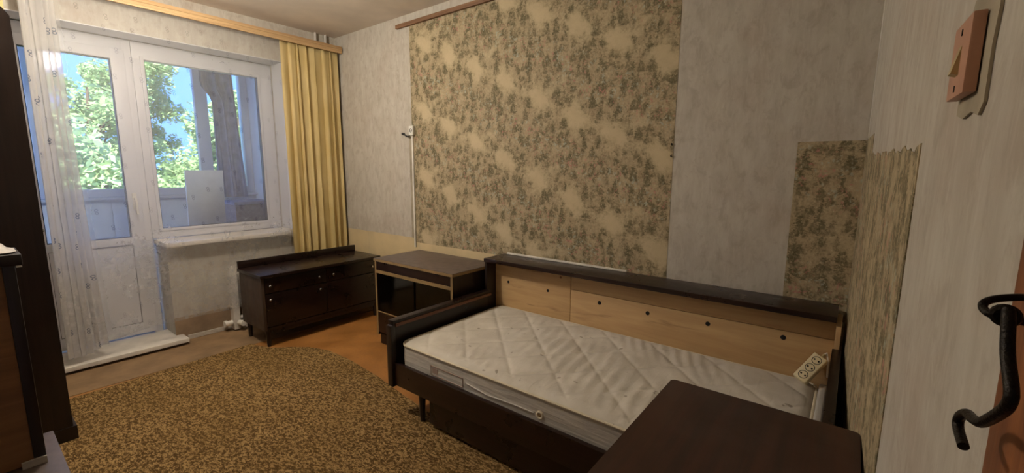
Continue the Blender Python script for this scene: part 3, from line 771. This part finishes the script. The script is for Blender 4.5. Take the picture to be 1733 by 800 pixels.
# power strip propped on the mattress corner
ps = thing('power_strip', (3.84, -.21, .43), 'beige three-socket power strip propped on the mattress corner', 'power strip')
ax = Vector((.060, .060, .088)).normalized()                     # long axis, rising to the right
nrm = Vector((-.15, -1.0, .75)); nrm = (nrm-ax*nrm.dot(ax)).normalized()  # socket face towards the room
sd_ = nrm.cross(ax)
cen = Vector((3.868, -.228, .482))
Mp = Matrix(((ax.x, sd_.x, nrm.x, cen.x), (ax.y, sd_.y, nrm.y, cen.y), (ax.z, sd_.z, nrm.z, cen.z), (0, 0, 0, 1)))
link('casing', B(-.066, .066, -.0275, .0275, -.017, .017, bev=.005, seg=3, M=Mp), M['beige_plastic'], ps)
for q in (-.04, 0, .04):
    c = Mp @ Vector((q, 0, .0165))
    so = link('socket', MB().ring(c, nrm, .0165, .0016, 22, 6), M['black_plastic'], ps)
    for d in (-.0085, .0085):
        link('socket_hole', MB().disc(Mp @ Vector((q, d, .0172)), nrm, .0036, .0012, 10), M['hole'], so)
e0 = Mp @ Vector((.066, 0, -.004)); e1 = Mp @ Vector((.085, 0, -.002))
link('cord_grip', MB().tube([e0, e1], .0055, 8), M['ivory'], ps)
link('cord', MB().tube([e1, e1+Vector((.006, .006, .006)), e1+Vector((.010, .002, -.01)), (3.924, -.205, .52), (3.926, -.20, .45)], .0035, 8), M['white_plastic'], ps)

# ------------------------------------------------------------------ desk in the right foreground
d = thing('desk', (3.8, -1.6, 0), 'dark brown veneered desk in the right foreground beside the torn wallpaper', 'desk')
dx0, dx1, dy0, dy1 = 3.6, 4.004, -1.95, -1.215
tpd = MB().prism(rr(dx0, dx1, dy0, dy1, .012, 4), 'z', .715, .74)
link('desk_top', tpd, M['desk'], d)
link('side_panel', B(dx0+.015, dx0+.033, dy0+.02, dy1-.02, .02, .7148), M['darkz'], d, smo=False)
link('side_panel', B(dx1-.033, dx1-.015, dy0+.02, dy1-.02, .02, .7148), M['darkz'], d, smo=False)
link('back_panel', B(dx0+.0332, dx1-.0332, dy1-.045, dy1-.03, .05, .7148), M['dark'], d, smo=False)
link('shelf', B(dx0+.0332, dx1-.0332, dy0+.05, dy1-.0452, .34, .356), M['dark'], d, smo=False)
dw = link('drawer', B(dx0+.036, dx1-.036, dy0+.022, dy0+.04, .58, .712, bev=.002), M['dark'], d)
knob((dx0+dx1)/2, dy0+.022, .645, (0, -1, 0), dw)
for x in (dx0+.024, dx1-.024):
    for y in (dy0+.05, dy1-.05): link('foot', B(x-.01, x+.01, y-.02, y+.02, .0005 if x > 3.7 else .0005, .0198), M['black_plastic'], d, smo=False)

# ------------------------------------------------------------------ left foreground furniture
wd = thing('wardrobe', (.84, -2.42, 0), 'tall near-black wardrobe at the left edge beside the balcony door', 'wardrobe')
wx0, wx1, wy0, wy1 = .56, 1.10, -2.72, -2.128
link('side_panel', MB().prism([(wy0, .08), (wy1, .08), (wy1, 1.925), (wy1-.02, 1.955), (wy1-.06, 1.97), (wy0, 1.985)], 'x', wx1-.02, wx1), M['darkz'], wd, smo=False)
link('side_panel', B(wx0, wx0+.02, wy0, wy1, .08, 1.93), M['darkz'], wd, smo=False)
link('top', B(wx0, wx1-.0202, wy0, wy1-.02, 1.9302, 1.95), M['dark'], wd, smo=False)
link('back_panel', B(wx0+.0202, wx1-.0202, wy0, wy0+.01, .08, 1.93), M['dark'], wd, smo=False)
for a, b2 in ((wx0+.021, .828), (.832, wx1-.021)):
    dd = link('door', B(a, b2, wy1-.018, wy1-.0005, .085, 1.925, bev=.002), M['darkz'], wd)
    knob(.80 if a < .7 else .86, wy1-.0006, 1.0, (0, 1, 0), dd)
link('plinth', B(wx0+.01, wx1+.006, wy0, wy1+.012, .014, .0798), M['darkz'], wd, smo=False)
bn = thing('low_bench', (2.45, -2.5, 0), 'low scuffed grey-topped bench in the left foreground', 'bench')
link('bench_top', B(1.945, 3.0, -2.75, -2.247, .425, .45, bev=.004), M['grey_top'], bn)
for x in (1.98, 2.965):
    for y in (-2.71, -2.29): link('leg', B(x-.02, x+.02, y-.02, y+.02, .0138, .4248), M['darkz'], bn, smo=False)
link('apron', B(1.99, 2.95, -2.285, -2.27, .36, .4248), M['dark'], bn, smo=False)
sc = thing('small_cabinet', (1.98, -2.5, .45), 'dark box cabinet with raw brown side panel standing on the low bench', 'cabinet')
cx0, cx1, cy0, cy1 = 2.0, 2.15, -2.70, -2.280
link('frame_post', B(cx1-.02, cx1, cy1-.025, cy1, .451, 1.035, bev=.003), M['darkz'], sc)
link('frame_post', B(cx1-.02, cx1, cy0, cy0+.03, .451, 1.035, bev=.003), M['darkz'], sc)
link('front_board', B(cx0, cx1-.0202, cy1-.018, cy1, .451, 1.035), M['darkz'], sc, smo=False)
link('brown_side_panel', B(cx1-.016, cx1-.006, cy0+.0302, cy1-.0252, .455, 1.035), M['brownboard'], sc, smo=False)
link('back_board', B(cx0, cx1-.0202, cy0, cy0+.018, .451, 1.035), M['darkz'], sc, smo=False)
link('inner_side', B(cx0, cx0+.012, cy0+.0182, cy1-.0182, .451, 1.035), M['darkz'], sc, smo=False)
link('top_slab', B(cx0-.01, cx1+.012, cy0-.01, cy1+.014, 1.0352, 1.066, bev=.003), M['darkz'], sc)
link('corner_highlight', B(cx1+.0005, cx1+.010, cy1+.001, cy1+.012, 1.030, 1.0351), M['white_plastic'], sc, smo=False)  # white sliver standing in for the highlight on the slab's corner
link('bottom_reflection', B(cx1+.0002, cx1+.008, cy1-.05, cy1, .4505, .47), M['oldwhite'], sc, smo=False)  # pale strip painted in for the reflection at the cabinet's foot
pt = thing('plastic_tray', (2.08, -2.45, 1.0662), 'pale upturned plastic tray lying on the small cabinet top', 'tray')
tm = MB()
pr = [(-.0, 0), (.004, .004), (-.010, .010), (-.018, .022), (-.034, .027)]
rg_ = [[tm.b.verts.new((x, y, 1.0662+z)) for x, y in rr(2.02-ins, 2.14+ins, -2.66-ins, -2.276+ins, .03)] for ins, z in pr]
for A, Bq in zip(rg_, rg_[1:]):
    for q in range(len(A)): tm.b.faces.new((A[q], A[(q+1) % len(A)], Bq[(q+1) % len(A)], Bq[q]))
tm.b.faces.new(rg_[-1]); tm.b.faces.new(rg_[0][::-1])
link('tray_body', tm, M['oldwhite'], pt)

# ------------------------------------------------------------------ wall fittings
so = thing('wall_socket', (1.083, -.02, 1.6), 'white wall socket at the top of the cable trunking, left of the scenic wallpaper', 'socket')
link('cover', B(1.058, 1.110, -.028, -.002, 1.573, 1.648, bev=.005), M['white_plastic'], so)
link('socket_ring', MB().ring((1.084, -.0285, 1.612), (0, 1, 0), .013, .002, 18, 6), M['black_plastic'], so)
for q in (-.006, .006): link('socket_hole', MB().disc((1.084+q, -.0285, 1.612), (0, 1, 0), .0025, .001, 8), M['hole'], so)
tag(link('cable_trunking', B(1.073, 1.090, -.014, -.0018, .66, 1.5725, bev=.002), M['white_plastic']), 'white vertical cable trunking running down from the wall socket', 'trunking')
pl = thing('black_cable_end', (1.01, -.02, 1.56), 'black cable end sticking out beside the wall socket', 'cable')
link('cable', MB().tube([(1.062, -.02, 1.572), (1.04, -.022, 1.566), (1.02, -.024, 1.572), (1.005, -.03, 1.585)], .006, 8), M['black_plastic'], pl)
link('plug', MB().tube([(1.005, -.03, 1.585), (.985, -.036, 1.590)], [.011, .008], 10), M['black_plastic'], pl)
for z, lab in ((1.435, 'upper small black nail at the right edge of the scenic wallpaper'), (1.375, 'lower small black nail at the right edge of the scenic wallpaper')):
    tag(link('nail', MB().tube([(3.163, -.0018, z), (3.163, -.012, z+.002)], .0035, 8).tube([(3.163, -.012, z+.002), (3.166, -.014, z+.008)], .003, 8), M['iron']), lab, 'nail')
# light switch on the east wall
exn = Vector((-1, -.0333, 0)).normalized(); exy = Vector((.0333, -1, 0)).normalized()   # wall normal, wall direction towards the camera
def EM(y, z): return Matrix(((exy.x, 0, exn.x, ex(y)), (exy.y, 0, exn.y, y), (0, 1, 0, z), (0, 0, 0, 1)))   # local: along wall, up, out
Ms = EM(-1.757, 1.405)
pp = MB()
po_ = [(-.040, -.048), (-.01, -.054), (.020, -.050), (.048, -.056), (.062, -.046), (.060, .0), (.066, .03), (.060, .062), (.01, .066), (-.030, .060), (-.046, .04), (-.043, .0)]
A = [pp.b.verts.new((x, z, .0003)) for x, z in po_]; Bv = [pp.b.verts.new((x, z, .0026)) for x, z in po_]
pp.b.faces.new(A[::-1]); pp.b.faces.new(Bv)
for q in range(len(A)): pp.b.faces.new((A[q], A[(q+1) % len(A)], Bv[(q+1) % len(A)], Bv[q]))
bmesh.ops.transform(pp.b, matrix=Ms, verts=pp.b.verts)
link('plaster_patch', pp, M['plaster'], we, smo=False)
sw = thing('light_switch', Ms @ Vector((0, 0, .004)), 'salmon pink light switch with ivory rocker on a bare plaster patch', 'switch')
link('cover_plate', B(-.036, .036, -.034, .036, .0036, .013, bev=.0015, M=Ms), M['pink_plastic'], sw)
link('rocker', MB().prism([(.013, -.014), (.0185, -.012), (.013, .013)], 'x', -.007, .007), M['ivory'], sw)
rk = [o for o in sw.children if o.name.startswith('rocker')][0]
for vtx in rk.data.vertices:
    base = WLOC[sw.name]; p = vtx.co+base           # built as (x, out, up): turn into wall axes
    vtx.co = Ms @ Vector((p.x, p.z, p.y)) - base
for z in (-.026, .026): link('screw_slot', B(-.0015, .0015, z-.003, z+.003, .0128, .0136, M=Ms), M['hole'], sw, smo=False)

# latch hook hanging on the door casing
hk = thing('latch_hook', (3.99, -2.06, 1.24), 'black iron latch hook hanging from a staple on the wooden door casing', 'hook')
def EO(y, z, off): return Vector((ex(y)-off, y, z))
def cr(pts, n=8):
    P_ = [Vector(p) for p in pts]; P_ = [2*P_[0]-P_[1]]+P_+[2*P_[-1]-P_[-2]]; o = []
    for i in range(1, len(P_)-2):
        for q in range(n):
            t = q/n; a, b1, c, dd = P_[i-1:i+3]
            o.append(.5*((2*b1)+(c-a)*t+(2*a-5*b1+4*c-dd)*t*t+(3*b1-a-3*c+dd)*t**3))
    return o+[P_[-2]]
staple=[EO(-2.0817, 1.2446, 0.0170), EO(-2.0791, 1.2437, 0.0260), EO(-2.0810, 1.2421, 0.0340), EO(-2.0840, 1.2403, 0.0385), EO(-2.0866, 1.2382, 0.0395), EO(-2.0917, 1.2370, 0.0385), EO(-2.0928, 1.2363, 0.0340), EO(-2.0895, 1.2348, 0.0270), EO(-2.0870, 1.2334, 0.0170)]
hook=[EO(-2.0948, 1.2404, 0.0335), EO(-2.0988, 1.2359, 0.0340), EO(-2.1048, 1.2234, 0.0340), EO(-2.1150, 1.2131, 0.0340), EO(-2.1164, 1.2078, 0.0340), EO(-2.1098, 1.2000, 0.0340), EO(-2.0881, 1.1845, 0.0340), EO(-2.0748, 1.1798, 0.0340), EO(-2.0643, 1.1776, 0.0340), EO(-2.0534, 1.1705, 0.0340), EO(-2.0533, 1.1646, 0.0340), EO(-2.0677, 1.1611, 0.0340)]
link('staple', MB().tube(cr(staple), .0017, 12), M['iron'], hk)
link('hook_rod', MB().tube(cr(hook), .0024, 14), M['iron'], hk)
link('hook_eye', MB().ring(EO(-2.094, 1.2375, .034), Vector((.3, 1, .1)), .0035, .0018, 18, 8), M['iron'], hk)
